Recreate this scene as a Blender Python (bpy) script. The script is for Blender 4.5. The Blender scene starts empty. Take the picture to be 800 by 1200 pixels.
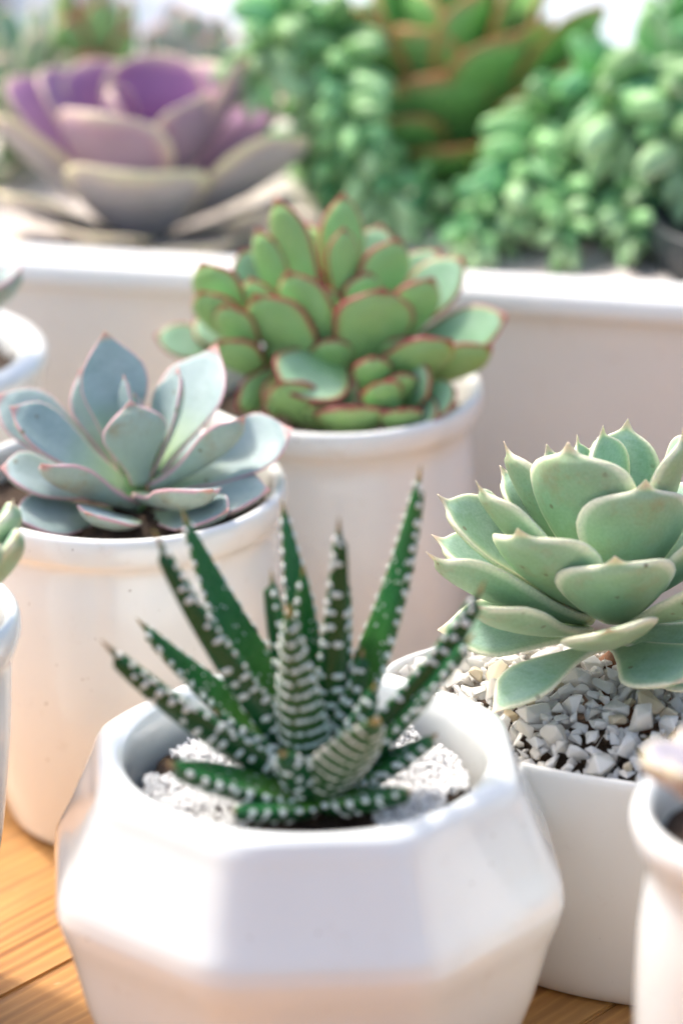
import bpy, bmesh, math, random
import numpy as np
from mathutils import Vector, Matrix, noise

random.seed(7)
S = bpy.context.scene
COL = S.collection
R = math.radians

# ------------------------------------------------------------------ camera
cam_d = bpy.data.cameras.new('camera')
cam = bpy.data.objects.new('camera', cam_d)
COL.objects.link(cam)
cam.location = (0, -1.0, 0.51)
cam.rotation_euler = (R(90 - 22), 0, 0)
cam_d.sensor_fit = 'VERTICAL'
cam_d.sensor_height = 36
cam_d.sensor_width = 24
cam_d.lens = 5266 / 1200 * 36
cam_d.clip_start = 0.05
cam_d.clip_end = 50
cam_d.dof.use_dof = True
cam_d.dof.focus_distance = 1.070
cam_d.dof.aperture_fstop = 6.2
cam_d.dof.aperture_blades = 0
S.camera = cam

# ------------------------------------------------------------------ sky, sun, exposure
SUN_EL, SUN_AZ = 52.0, 314.0        # degrees; azimuth clockwise from +Y (behind the pots), so the sun stands back left
w = bpy.data.worlds.new('World')
S.world = w
w.use_nodes = True
nt = w.node_tree
bg = nt.nodes['Background']
sky = nt.nodes.new('ShaderNodeTexSky')
sky.sky_type = 'NISHITA'
sky.sun_disc = False
sky.sun_elevation = R(SUN_EL)
sky.sun_rotation = R(SUN_AZ)
sky.air_density = 1.0
sky.dust_density = 4.5
sky.ozone_density = 0.25
nt.links.new(sky.outputs[0], bg.inputs[0])
bg.inputs[1].default_value = 0.15
sd = bpy.data.lights.new('sun', 'SUN')
sun = bpy.data.objects.new('sun', sd)
COL.objects.link(sun)
sd.energy = 2.0
sd.angle = R(6.0)
sd.color = (1.0, 0.94, 0.86)
az, el = R(SUN_AZ), R(SUN_EL)
sdir = Vector((math.sin(az) * math.cos(el), math.cos(az) * math.cos(el), math.sin(el)))
sun.rotation_euler = sdir.to_track_quat('Z', 'Y').to_euler()
sun.location = sdir * 3
S.view_settings.view_transform = 'Standard'
S.view_settings.look = 'None'
S.view_settings.gamma = 1
S.view_settings.exposure = 1.04
S.view_settings.use_curve_mapping = False

# ------------------------------------------------------------------ helpers
def tag(o, label=None, cat=None, group=None, kind=None):
    if label: o['label'] = label
    if cat: o['category'] = cat
    if group: o['group'] = group
    if kind: o['kind'] = kind
    return o

def link(name, me, mat=None, parent=None, loc=(0, 0, 0)):
    o = bpy.data.objects.new(name, me)
    COL.objects.link(o)
    if mat is not None and len(me.materials) == 0:
        me.materials.append(mat)
    o.parent = parent
    o.location = loc
    return o

def empty(name, loc):
    o = bpy.data.objects.new(name, None)
    o.empty_display_size = 0.01
    COL.objects.link(o)
    o.location = loc
    return o

def mesh(name, vs, fs, smooth=True):
    me = bpy.data.meshes.new(name)
    me.from_pydata([tuple(v) for v in vs], [], fs)
    if smooth:
        me.polygons.foreach_set('use_smooth', [True] * len(me.polygons))
    me.update()
    return me

class N:
    """small node-tree builder"""
    def __init__(s, name):
        s.m = bpy.data.materials.new(name)
        s.m.use_nodes = True
        s.t = s.m.node_tree
        s.b = s.t.nodes['Principled BSDF']
        s.out = s.t.nodes['Material Output']
    def n(s, typ, ins=None, **kw):
        x = s.t.nodes.new(typ)
        for k, v in kw.items(): setattr(x, k, v)
        for k, v in (ins or {}).items(): s.set(x.inputs[k], v)
        return x
    def set(s, sock, v):
        if isinstance(v, bpy.types.NodeSocket): s.t.links.new(v, sock)
        elif isinstance(v, (tuple, list)) and len(v) == 3 and sock.type == 'RGBA': sock.default_value = (*v, 1)
        else: sock.default_value = v
    def P(s, **kw):
        for k, v in kw.items(): s.set(s.b.inputs[k.replace('_', ' ')], v)
    def mix(s, f, a, b, mode='MIX'):
        x = s.n('ShaderNodeMix', data_type='RGBA', blend_type=mode)
        s.set(x.inputs[0], f); s.set(x.inputs[6], a); s.set(x.inputs[7], b)
        return x.outputs[2]
    def ramp(s, f, stops, interp='LINEAR'):
        x = s.n('ShaderNodeValToRGB')
        s.set(x.inputs[0], f)
        e = x.color_ramp.elements
        x.color_ramp.interpolation = interp
        while len(e) < len(stops): e.new(0.5)
        for i, (p, c) in enumerate(stops):
            e[i].position = p
            e[i].color = (*c, 1) if isinstance(c, (tuple, list)) else (c, c, c, 1)
        return x.outputs[0]
    def noise(s, scale, detail=3, vec=None, rough=.5):
        x = s.n('ShaderNodeTexNoise')
        x.inputs['Scale'].default_value = scale
        x.inputs['Detail'].default_value = detail
        x.inputs['Roughness'].default_value = rough
        if vec is not None: s.set(x.inputs['Vector'], vec)
        return x.outputs['Fac']
    def obj(s): return s.n('ShaderNodeTexCoord').outputs['Object']
    def attr(s, name):
        return s.n('ShaderNodeAttribute', attribute_name=name).outputs['Fac']
    def rnd(s): return s.n('ShaderNodeObjectInfo').outputs['Random']
    def math(s, op, a, b=0.5, c=0.0):
        x = s.n('ShaderNodeMath', operation=op)
        s.set(x.inputs[0], a); s.set(x.inputs[1], b)
        if len(x.inputs) > 2: s.set(x.inputs[2], c)
        return x.outputs[0]
    def bump(s, h, strength, dist=0.001):
        x = s.n('ShaderNodeBump')
        x.inputs['Strength'].default_value = strength
        x.inputs['Distance'].default_value = dist
        s.set(x.inputs['Height'], h)
        s.set(s.b.inputs['Normal'], x.outputs[0])

# ------------------------------------------------------------------ materials
def mat_glaze(name, col=(.83, .855, .84), rough=.1):
    k = N(name)
    o = k.obj()
    n1 = k.noise(30, 3, o)
    c = k.mix(k.ramp(n1, [(.3, 0.0), (.75, 1.0)]), col, tuple(x * .955 for x in col))
    c = k.mix(k.ramp(k.noise(95, 5, o, .75), [(.60, 0.0), (.72, .30)]), c, (.66, .60, .52))
    speck = k.ramp(k.noise(520, 1, o), [(.765, 0.0), (.79, .6)])
    c = k.mix(speck, c, (.33, .28, .22))
    k.P(Base_Color=c, Roughness=k.ramp(k.noise(14, 2, o), [(.3, rough * .8), (.7, rough * 1.35)]),
        Subsurface_Weight=.12, Subsurface_Radius=(1, .85, .7), Subsurface_Scale=.002, Coat_Weight=.6, Coat_Roughness=.05)
    k.bump(k.noise(55, 2, o), .10, .0012)
    return k.m

def mat_wood():
    k = N('pine_wood')
    tc = k.n('ShaderNodeTexCoord').outputs['Object']
    mp = k.n('ShaderNodeMapping', {'Vector': tc})
    mp.inputs['Scale'].default_value = (1, 6.5, 1)
    r = k.n('ShaderNodeVectorMath', {0: mp.outputs[0]}, operation='ADD')
    rv = k.n('ShaderNodeCombineXYZ', {0: k.math('MULTIPLY', k.rnd(), 13.0), 1: k.math('MULTIPLY', k.rnd(), 37.0)})
    k.set(r.inputs[1], rv.outputs[0])
    v = r.outputs[0]
    n1 = k.noise(9, 4, v, .55)
    n2 = k.noise(46, 5, v, .6)
    wv = k.n('ShaderNodeTexWave', {'Vector': v, 'Scale': 7.5, 'Distortion': 4.0, 'Detail': 3.0, 'Detail Scale': 1.2}, bands_direction='Y')
    base = k.ramp(wv.outputs['Fac'], [(.0, (.38, .16, .038)), (.5, (.54, .275, .08)), (1, (.25, .092, .02))])
    base = k.mix(k.ramp(n1, [(.35, 0.0), (.7, .75)]), base, (.55, .30, .10))
    base = k.mix(k.ramp(n2, [(.45, 0.0), (.75, .45)]), base, (.30, .135, .045))
    sc = k.ramp(k.noise(90, 2, tc, .8), [(.68, 0.0), (.74, .5)])
    base = k.mix(sc, base, (.72, .52, .30))
    k.P(Base_Color=base, Roughness=k.ramp(n2, [(.2, .34), (.8, .55)]))
    k.bump(n2, .25, .0006)
    return k.m

def mat_leaf(name, body, base, rim, under, rim_w=(.03, .10), spots=(.20, .17, .10), spot_amt=.85, bloom=.35, rough=.5,
             var=.12, mott=None, tipc=None, under_amt=1.0, sss=.12, brown=0.0, rim2=None, rim2_w=(.08, .4)):
    """colour follows attributes laid down with the mesh: rim = distance to the margin, along = 0 base..1 tip, low = underside"""
    k = N(name)
    o = k.obj()
    rim_d, along, low = k.attr('rim'), k.attr('along'), k.attr('low')
    n1 = k.noise(75, 4, o)
    n2 = k.noise(300, 4, o, .65)
    m2 = mott or tuple(x * .72 for x in body)
    n0 = k.noise(55, 5, o, .65)
    c = k.mix(k.ramp(n0, [(.38, 0.0), (.60, .85)]), body, m2)
    streak = k.n('ShaderNodeMapping', {'Vector': o}); streak.inputs['Scale'].default_value = (1, 1, 5)
    c = k.mix(k.ramp(k.noise(160, 4, streak.outputs[0], .7), [(.52, 0.0), (.70, .35)]), c, tuple(x * .78 for x in m2))
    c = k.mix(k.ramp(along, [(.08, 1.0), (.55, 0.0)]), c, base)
    cu = k.mix(k.ramp(n1, [(.35, 0.0), (.7, .7)]), under, tuple(x * .82 for x in under))
    if brown:
        bn = k.math('MULTIPLY', k.ramp(k.noise(120, 4, o, .7), [(.50, 0.0), (.66, brown)]), k.ramp(along, [(.35, 0.0), (.8, 1.0)]))
        cu = k.mix(bn, cu, (.36, .29, .16))
    c = k.mix(k.math('MULTIPLY', low, under_amt), c, cu)
    # powder, patchy
    c = k.mix(k.ramp(n2, [(.42, 0.0), (.72, bloom * .5)]), c, tuple(min(1, x * 1.15 + .08) for x in body))
    wob = k.math('ADD', rim_d, k.math('MULTIPLY', k.math('SUBTRACT', n1, .5), .05))
    if rim2: c = k.mix(k.ramp(wob, [(rim2_w[0], .8), (rim2_w[1], 0.0)]), c, rim2)
    c = k.mix(k.ramp(wob, [(rim_w[0], 1.0), (rim_w[1], 0.0)]), c, rim)
    if tipc:
        c = k.mix(k.ramp(along, [(.925, 0.0), (.965, .8)]), c, tipc)
    if spot_amt:
        vor = k.n('ShaderNodeTexVoronoi', {'Vector': o, 'Scale': 170.0})
        sp = k.math('MULTIPLY', k.ramp(vor.outputs['Distance'], [(.09, spot_amt), (.14, 0.0)]),
                    k.ramp(k.noise(60, 2, o), [(.47, 0.0), (.53, 1.0)]))
        c = k.mix(sp, c, spots)
    c = k.mix(k.ramp(k.noise(1300, 2, o, .6), [(.35, .16), (.6, 0.0)]), c, tuple(x * .55 for x in m2))
    hs = k.n('ShaderNodeHueSaturation', {'Color': c})
    k.set(hs.inputs['Value'], k.math('MULTIPLY_ADD', k.rnd(), var, 1 - var / 2))
    k.set(hs.inputs['Hue'], k.math('MULTIPLY_ADD', k.rnd(), .016, .492))
    k.P(Base_Color=hs.outputs[0], Roughness=k.ramp(n2, [(.3, rough * .85), (.7, rough * 1.2)]), Subsurface_Weight=sss,
        Subsurface_Radius=(.6, 1.0, .35), Subsurface_Scale=.003, Sheen_Weight=max(0, bloom - .3) * .3, Sheen_Roughness=.5, Specular_IOR_Level=.32)
    k.bump(n2, .12, .0006)
    return k.m

def mat_simple(name, stops, scale=200, rough=.6, bump=.4, dist=.001, **kw):
    k = N(name)
    o = k.obj()
    n1 = k.noise(scale, 5, o, .65)
    k.P(Base_Color=k.ramp(n1, stops), Roughness=rough, **kw)
    if bump: k.bump(n1, bump, dist)
    return k.m

def mat_stone(name, cols, trans=.45, rough=.22):
    k = N(name)
    o = k.obj()
    r = k.rnd()
    c = k.ramp(r, [(i / max(1, len(cols) - 1), q) for i, q in enumerate(cols)])
    n1 = k.noise(420, 4, o, .6)
    c = k.mix(k.ramp(n1, [(.5, 0.0), (.8, .3)]), c, (.70, .66, .60))
    k.P(Base_Color=c, Roughness=k.ramp(n1, [(.3, rough * .7), (.7, rough * 1.6)]), Transmission_Weight=trans, IOR=1.5,
        Subsurface_Weight=.5, Subsurface_Radius=(1, .95, .88), Subsurface_Scale=.003)
    k.bump(k.noise(900, 3, o), .35, .0005)
    return k.m

M = {}
M['glaze'] = mat_glaze('white_glazed_ceramic')
M['glaze_warm'] = mat_glaze('warm_white_glazed_ceramic', (.87, .865, .82), .12)
M['glaze_matte'] = mat_glaze('satin_white_ceramic', (.89, .885, .845), .2)
M['tray'] = mat_glaze('pale_grey_glaze', (.50, .54, .57), .3)
M['wood'] = mat_wood()
M['soil'] = mat_simple('dark_potting_soil', [(.3, (.018, .011, .007)), (.55, (.06, .035, .02)), (.75, (.14, .085, .05))], 260, .9, .8, .003)
M['blue'] = mat_leaf('powdery_blue_leaf', (.38, .48, .475), (.40, .54, .27), (.70, .41, .45), (.40, .49, .41), (.022, .07),
                     bloom=.5, rough=.5, mott=(.28, .39, .38), tipc=(.66, .30, .28), brown=.8)
M['mint'] = mat_leaf('mint_green_leaf', (.35, .51, .41), (.50, .59, .29), (.82, .79, .58), (.32, .47, .27), (.05, .15),
                     bloom=.4, rough=.45, mott=(.20, .375, .205), tipc=(.72, .52, .38), brown=.6, rim2=(.45, .56, .33), rim2_w=(.08, .34))
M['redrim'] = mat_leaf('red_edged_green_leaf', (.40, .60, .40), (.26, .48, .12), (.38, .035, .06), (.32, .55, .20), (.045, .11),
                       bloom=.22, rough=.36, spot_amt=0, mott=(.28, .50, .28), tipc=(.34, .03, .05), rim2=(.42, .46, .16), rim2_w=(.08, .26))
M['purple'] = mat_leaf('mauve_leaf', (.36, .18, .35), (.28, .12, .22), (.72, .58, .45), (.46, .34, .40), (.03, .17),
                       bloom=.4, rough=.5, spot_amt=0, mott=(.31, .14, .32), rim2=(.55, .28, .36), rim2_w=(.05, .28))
M['mauve_grey'] = mat_leaf('grey_mauve_leaf', (.44, .40, .42), (.34, .22, .28), (.76, .66, .45), (.46, .43, .42), (.04, .2),
                       bloom=.4, rough=.5, spot_amt=0, mott=(.38, .36, .35), rim2=(.55, .40, .38), rim2_w=(.05, .3))
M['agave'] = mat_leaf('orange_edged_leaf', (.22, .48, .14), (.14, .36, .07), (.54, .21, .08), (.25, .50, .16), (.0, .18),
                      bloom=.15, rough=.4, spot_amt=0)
M['sedum'] = mat_leaf('plump_green_leaf', (.37, .65, .29), (.10, .38, .10), (.40, .62, .30), (.28, .53, .21), (.01, .03),
                      bloom=.3, rough=.3, spot_amt=0, var=.6)
M['sedum_pale'] = mat_leaf('pale_new_leaf', (.56, .73, .42), (.26, .50, .18), (.5, .7, .4), (.36, .58, .28), (.01, .03),
                           bloom=.4, rough=.4, spot_amt=0, var=.35)
M['sedum_deep'] = mat_leaf('deep_green_plump_leaf', (.26, .56, .28), (.05, .28, .09), (.3, .5, .28), (.14, .39, .15), (.01, .03),
                           bloom=.4, rough=.4, spot_amt=0, var=.3)
M['haw'] = mat_leaf('dark_green_leaf', (.030, .17, .045), (.11, .28, .04), (.03, .15, .05), (.012, .078, .025), (.01, .02),
                    bloom=.0, rough=.28, spot_amt=0, mott=(.02, .115, .035), tipc=(.42, .25, .12), sss=.08, var=.2)
M['haw_dry'] = mat_leaf('dried_tip_leaf', (.06, .18, .06), (.16, .32, .07), (.10, .18, .07), (.035, .10, .03), (.01, .03),
                        bloom=.0, rough=.5, spot_amt=0, mott=(.10, .14, .06), tipc=(.52, .30, .13), sss=.08)
M['tub'] = mat_simple('white_tubercle', [(.3, (.60, .66, .62)), (.7, (.80, .83, .80))], 500, .35, .1, .0004, Subsurface_Weight=.1, Subsurface_Scale=.001)
M['tub_dry'] = mat_simple('greyish_tubercle', [(.3, (.50, .50, .42)), (.7, (.68, .67, .58))], 500, .5, .1, .0004)
M['mauve_pale'] = mat_leaf('pale_mauve_leaf', (.50, .47, .52), (.42, .36, .36), (.66, .56, .38), (.47, .40, .40), (.04, .2), bloom=.4, spot_amt=0)
M['stem'] = mat_simple('dry_brown_stem', [(.3, (.07, .03, .015)), (.55, (.26, .11, .045)), (.75, (.50, .27, .12))], 180, .75, .8, .002)
M['green_stem'] = mat_simple('green_stem', [(.3, (.12, .25, .08)), (.7, (.22, .36, .14))], 180, .6, .3, .001)
M['quartz'] = mat_stone('white_quartz', [(.95, .91, .84), (.90, .86, .80), (.96, .93, .87), (.90, .80, .66)], .2, .15)
M['tan_stone'] = mat_stone('tan_stone', [(.58, .44, .26), (.64, .54, .38), (.55, .47, .34)], .03, .5)
M['grit'] = mat_stone('white_grit', [(.90, .89, .87), (.92, .91, .90)], .0, .5)
M['gravel'] = mat_simple('pale_gravel', [(.35, (.46, .39, .34)), (.5, (.68, .62, .57)), (.7, (.78, .74, .70))], 240, .8, 1.0, .002)
M['black'] = mat_simple('black_plastic', [(.3, (.022, .03, .034)), (.7, (.04, .05, .055))], 90, .35, .1, .001)
M['terracotta'] = mat_simple('brown_clay', [(.3, (.20, .105, .06)), (.7, (.29, .16, .10))], 90, .8, .3, .001)
M['stain'] = mat_simple('rough_bark', [(.3, (.25, .17, .09)), (.7, (.48, .36, .2))], 220, .85, .8, .002)

# ------------------------------------------------------------------ mesh makers
def catmull(pts, n):
    """smooth profile through (r, z) points"""
    P = [Vector(p) for p in pts]
    P = [P[0] * 2 - P[1]] + P + [P[-1] * 2 - P[-2]]
    out = []
    for i in range(1, len(P) - 2):
        for j in range(n):
            t = j / n
            a, b, c, d = P[i - 1:i + 3]
            out.append(.5 * (2 * b + (c - a) * t + (2 * a - 5 * b + 4 * c - d) * t * t + (3 * b - a - 3 * c + d) * t ** 3))
    out.append(P[-2])
    return out

def loft(profile, ring, name='pot', seg=96, cap_first=True, cap_last=True):
    """profile: list of (r, z); ring(phi, r, z) -> Vector"""
    vs, fs = [], []
    for (r, z) in profile:
        for i in range(seg):
            vs.append(ring(2 * math.pi * i / seg, r, z))
    for j in range(len(profile) - 1):
        for i in range(seg):
            a, b = j * seg + i, j * seg + (i + 1) % seg
            fs.append((a, b, b + seg, a + seg))
    if cap_first: fs.append(tuple(reversed(range(seg))))
    if cap_last: fs.append(tuple(range((len(profile) - 1) * seg, len(profile) * seg)))
    return mesh(name, vs, fs)

def circ(phi, r, z): return Vector((r * math.cos(phi), r * math.sin(phi), z))

def lathe_pot(name, prof, loc, mat, label, group=None, sm=4):
    o = link(name, loft(catmull(prof, sm), circ, name), mat, None, loc)
    tag(o, label, 'pot', group)
    return o

def soil_disc(r, loc, label, amp=.0025, ring=circ, name='potting_soil', mat='soil', dome=0.0, cat='soil'):
    """bumpy closed fill whose rim stays inside the pot wall"""
    vs, fs = [], []
    nr, seg = 26, 72
    for j in range(nr + 1):
        rr = r * (1 - j / nr) + 1e-5
        for i in range(seg):
            p = ring(2 * math.pi * i / seg, rr, 0)
            q = p * 1.0
            q.z = dome * (1 - (rr / r) ** 2) + amp * (noise.noise(p * 160 + Vector(loc) * 50) + .6 * noise.noise(p * 420))
            vs.append(q)
    for j in range(nr):
        for i in range(seg):
            a, b = j * seg + i, j * seg + (i + 1) % seg
            fs.append((a, b, b + seg, a + seg))
    n0 = len(vs)
    for i in range(seg):
        p = ring(2 * math.pi * i / seg, r * .97, 0); p.z = -.012
        vs.append(p)
    for i in range(seg):
        a, b = i, (i + 1) % seg
        fs.append((n0 + a, n0 + b, b, a))
    fs.append(tuple(n0 + i for i in reversed(range(seg))))
    o = link(name, mesh(name, vs, fs), M[mat], None, loc)
    tag(o, label, cat, kind='stuff')
    return o

PROFILES = {   # half-width along the leaf (t, w)
 'spoon':  [(0, .30), (.12, .33), (.28, .50), (.45, .76), (.58, .97), (.66, 1.0), (.75, .90), (.82, .71), (.87, .51), (.91, .34), (.945, .20), (.975, .10), (1, .012)],
 'round':  [(0, .34), (.12, .42), (.28, .64), (.45, .88), (.58, .99), (.66, 1.0), (.76, .93), (.83, .79), (.88, .57), (.908, .34), (.925, .20), (.95, .12), (.975, .065), (1, .012)],
 'broad':  [(0, .34), (.12, .44), (.28, .68), (.45, .88), (.60, .99), (.70, 1.0), (.79, .90), (.86, .71), (.915, .48), (.95, .30), (.975, .16), (1, .02)],
 'blunt':  [(0, .34), (.12, .42), (.28, .62), (.45, .82), (.60, .95), (.72, 1.0), (.83, .93), (.91, .76), (.955, .55), (.98, .34), (.992, .16), (1, .03)],
 'long':   [(0, .34), (.12, .37), (.28, .50), (.45, .72), (.60, .91), (.70, 1.0), (.78, .97), (.85, .81), (.90, .58), (.935, .36), (.96, .20), (.98, .09), (1, .015)],
 'lance':  [(0, .95), (.10, 1.0), (.25, .96), (.40, .85), (.55, .70), (.70, .52), (.82, .36), (.91, .21), (.96, .11), (1, .02)],
 'stub':   [(0, .8), (.12, .93), (.30, 1.0), (.48, .97), (.62, .85), (.75, .66), (.86, .43), (.94, .22), (1, .02)],
 'bead':   [(0, .25), (.08, .5), (.22, .82), (.40, 1.0), (.58, .97), (.74, .78), (.87, .48), (.95, .22), (1, .02)],
}

def leaf_frame(B, T, n0, bend):
    L = (T - B).length
    d = (T - B) / L
    n = (n0 - d * n0.dot(d)).normalized()
    C1 = (B + T) / 2 - n * bend * L
    def at(t):
        p = B * (1 - t) ** 2 + C1 * 2 * t * (1 - t) + T * t * t
        tg = ((C1 - B) * (1 - t) + (T - C1) * t).normalized()
        s = tg.cross(n).normalized()
        nn = s.cross(tg).normalized()
        return p, tg, s, nn
    return L, at

def leaf_mesh(B, T, n0, width, bend, cup, thick, prof, seed, nv=20, wav=.03, recurve=0.0, keel=.25, sec=1.2):
    """closed, thick leaf: B base, T tip, n0 upper-face direction; returns a mesh around B"""
    L, at = leaf_frame(Vector((0, 0, 0)), T - B, n0, bend)
    prof = PROFILES[prof]
    ts = [0, .06, .14, .22, .30, .38, .46, .54, .62, .69, .75, .80, .84, .87, .895, .915, .93, .95, .97, .985, 1.0]
    pt, pw = [p[0] for p in prof], [p[1] for p in prof]
    vs, fs, rim, along, low = [], [], [], [], []
    so = Vector((seed * 3.17, seed * 1.31, seed * .77))
    for t in ts:
        p, tg, s, n = at(t)
        wq = float(np.interp(t, pt, pw))
        hw = width / 2 * wq
        th = thick * min(1, (.30 + .70 * wq ** .6)) * (1 if t < .9 else max(.12, wq ** .55))
        asym = 1 + wav * 1.5 * noise.noise(so + Vector((t * 2, 0, 5)))
        for i in range(nv):
            a = 2 * math.pi * i / nv
            ca, sa = math.cos(a), math.sin(a)
            x = math.copysign(abs(ca) ** .8, ca)
            up = math.copysign(abs(sa) ** sec, sa)
            zz = up * th * (.36 if up > 0 else .64 + keel * (1 - abs(x)))
            e = abs(x)
            zz += cup * hw * (e ** 2.0) * min(1, wq * 1.2)
            zz += wav * hw * noise.noise(so + Vector((x * 1.2, t * 3.5, 0))) * (e ** .5)
            zz += recurve * L * max(0, t - .8) ** 2 * 6
            q = p + s * (x * hw * asym) + n * zz
            vs.append(q)
            dm = (1 - e) * hw
            dt = (1 - t) * L * .75
            rim.append(min(dm, dt) / (width * .5))
            along.append(t)
            low.append(1.0 if up < -.02 else 0.0)
    nr = len(ts)
    for j in range(nr - 1):
        for i in range(nv):
            a, b = j * nv + i, j * nv + (i + 1) % nv
            fs.append((a, b, b + nv, a + nv))
    fs.append(tuple(reversed(range(nv))))
    fs.append(tuple(range((nr - 1) * nv, nr * nv)))
    me = mesh('leaf', vs, fs)
    for nm, arr in (('rim', rim), ('along', along), ('low', low)):
        at_ = me.attributes.new(nm, 'FLOAT', 'POINT')
        at_.data.foreach_set('value', arr)
    return me

def upper_dir(B, T, ctr, roll):
    """upper face looks up and in towards the rosette axis; roll turns it towards the viewer's side"""
    d = (T - B).normalized()
    if roll >= 900:      # leaf twisted on its stalk: 900 shows its back to the front of the pot, 901 its upper face
        n = Vector((0, .9, .3)) if roll == 900 else Vector((0, -.75, .65))
        n = n + Vector((-T.x, -T.y, 0)).normalized() * .35
        return (n - d * n.dot(d)).normalized()
    inw = Vector((ctr.x - T.x, ctr.y - T.y, 0))
    if inw.length < 1e-4: inw = Vector((0, -1, 0))
    inw.normalize()
    n = Vector((0, 0, 1)) * max(.15, 1 - abs(d.z)) + inw * abs(d.z)
    n = (n - d * n.dot(d)).normalized()
    s = d.cross(n)
    if s.y > 0: s = -s
    return n * math.cos(R(roll)) + s * math.sin(R(roll))

def rosette(name, loc, table, mat, label, cat, prof, group=None, wav=.04, keel=.25, matmap=None, stem_r=.004, stem_len=.02, recurve=0.0, stem_mat='green_stem'):
    root = tag(empty(name, loc), label, cat, group)
    st = loft([(stem_r * 1.1, -stem_len), (stem_r, -stem_len * .4), (stem_r * .9, .004), (stem_r * .3, .007)], circ, 'stem', 12)
    link('stem', st, M[stem_mat], root)
    for i, row in enumerate(table):
        B, T = Vector(row[0:3]) * .001, Vector(row[3:6]) * .001
        wd, bend, roll, cup, th = row[6:11]
        pr = row[11] if len(row) > 11 and row[11] else prof
        n0 = upper_dir(B, T, Vector((0, 0, 0)), roll)
        me = leaf_mesh(B, T, n0, wd * .001, bend, cup, th * .001, pr, i + 1, wav=wav, keel=keel, recurve=recurve)
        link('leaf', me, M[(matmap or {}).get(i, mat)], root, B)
    return root

def hull(rx, ry, rz, n, seed):
    rn = random.Random(seed)
    bm = bmesh.new()
    for _ in range(n):
        v = Vector((rn.gauss(0, 1), rn.gauss(0, 1), rn.gauss(0, 1))).normalized() * rn.uniform(.8, 1.0)
        bm.verts.new((v.x * rx, v.y * ry, v.z * rz))
    r = bmesh.ops.convex_hull(bm, input=bm.verts)
    bmesh.ops.delete(bm, geom=[g for g in r['geom_interior'] if isinstance(g, bmesh.types.BMVert)], context='VERTS')
    bmesh.ops.bevel(bm, geom=list(bm.edges), offset=min(rx, ry, rz) * .07, segments=1, affect='EDGES')
    me = bpy.data.meshes.new('stone')
    bm.to_mesh(me); bm.free()
    return me

# positions of the plants (m)
ORG = {
    'B': (-0.054, 0.0575, 0.0855),
    'R': (0.0655, -0.0165, 0.07),
    'G': (-0.0016, 0.124, 0.087),
    'P': (-0.056, 0.238, 0.1),
    'A': (0.028, 0.282, 0.1),
    'Z': (-0.006, -0.0835, 0.0665),
    'L': (-0.112, -0.046, 0.094),
    'F': (0.099, -0.1396, 0.088),
    'K': (-0.1182, 0.128, 0.097),
    'S1': (-0.1, 0.3, 0.104),
    'S2': (-0.076, 0.318, 0.104),
    'S3': (-0.046, 0.318, 0.104),
    'S4': (-0.122, 0.272, 0.098),
    'T1': (-0.012, 0.262, 0.098),
    'T2': (0.07, 0.262, 0.098),
    'T3': (0.064, 0.238, 0.098),
    'blk': (0.1175, 0.203, 0.0685),
    'clay': (-0.172, 0.83, 0.0122),
}
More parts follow.
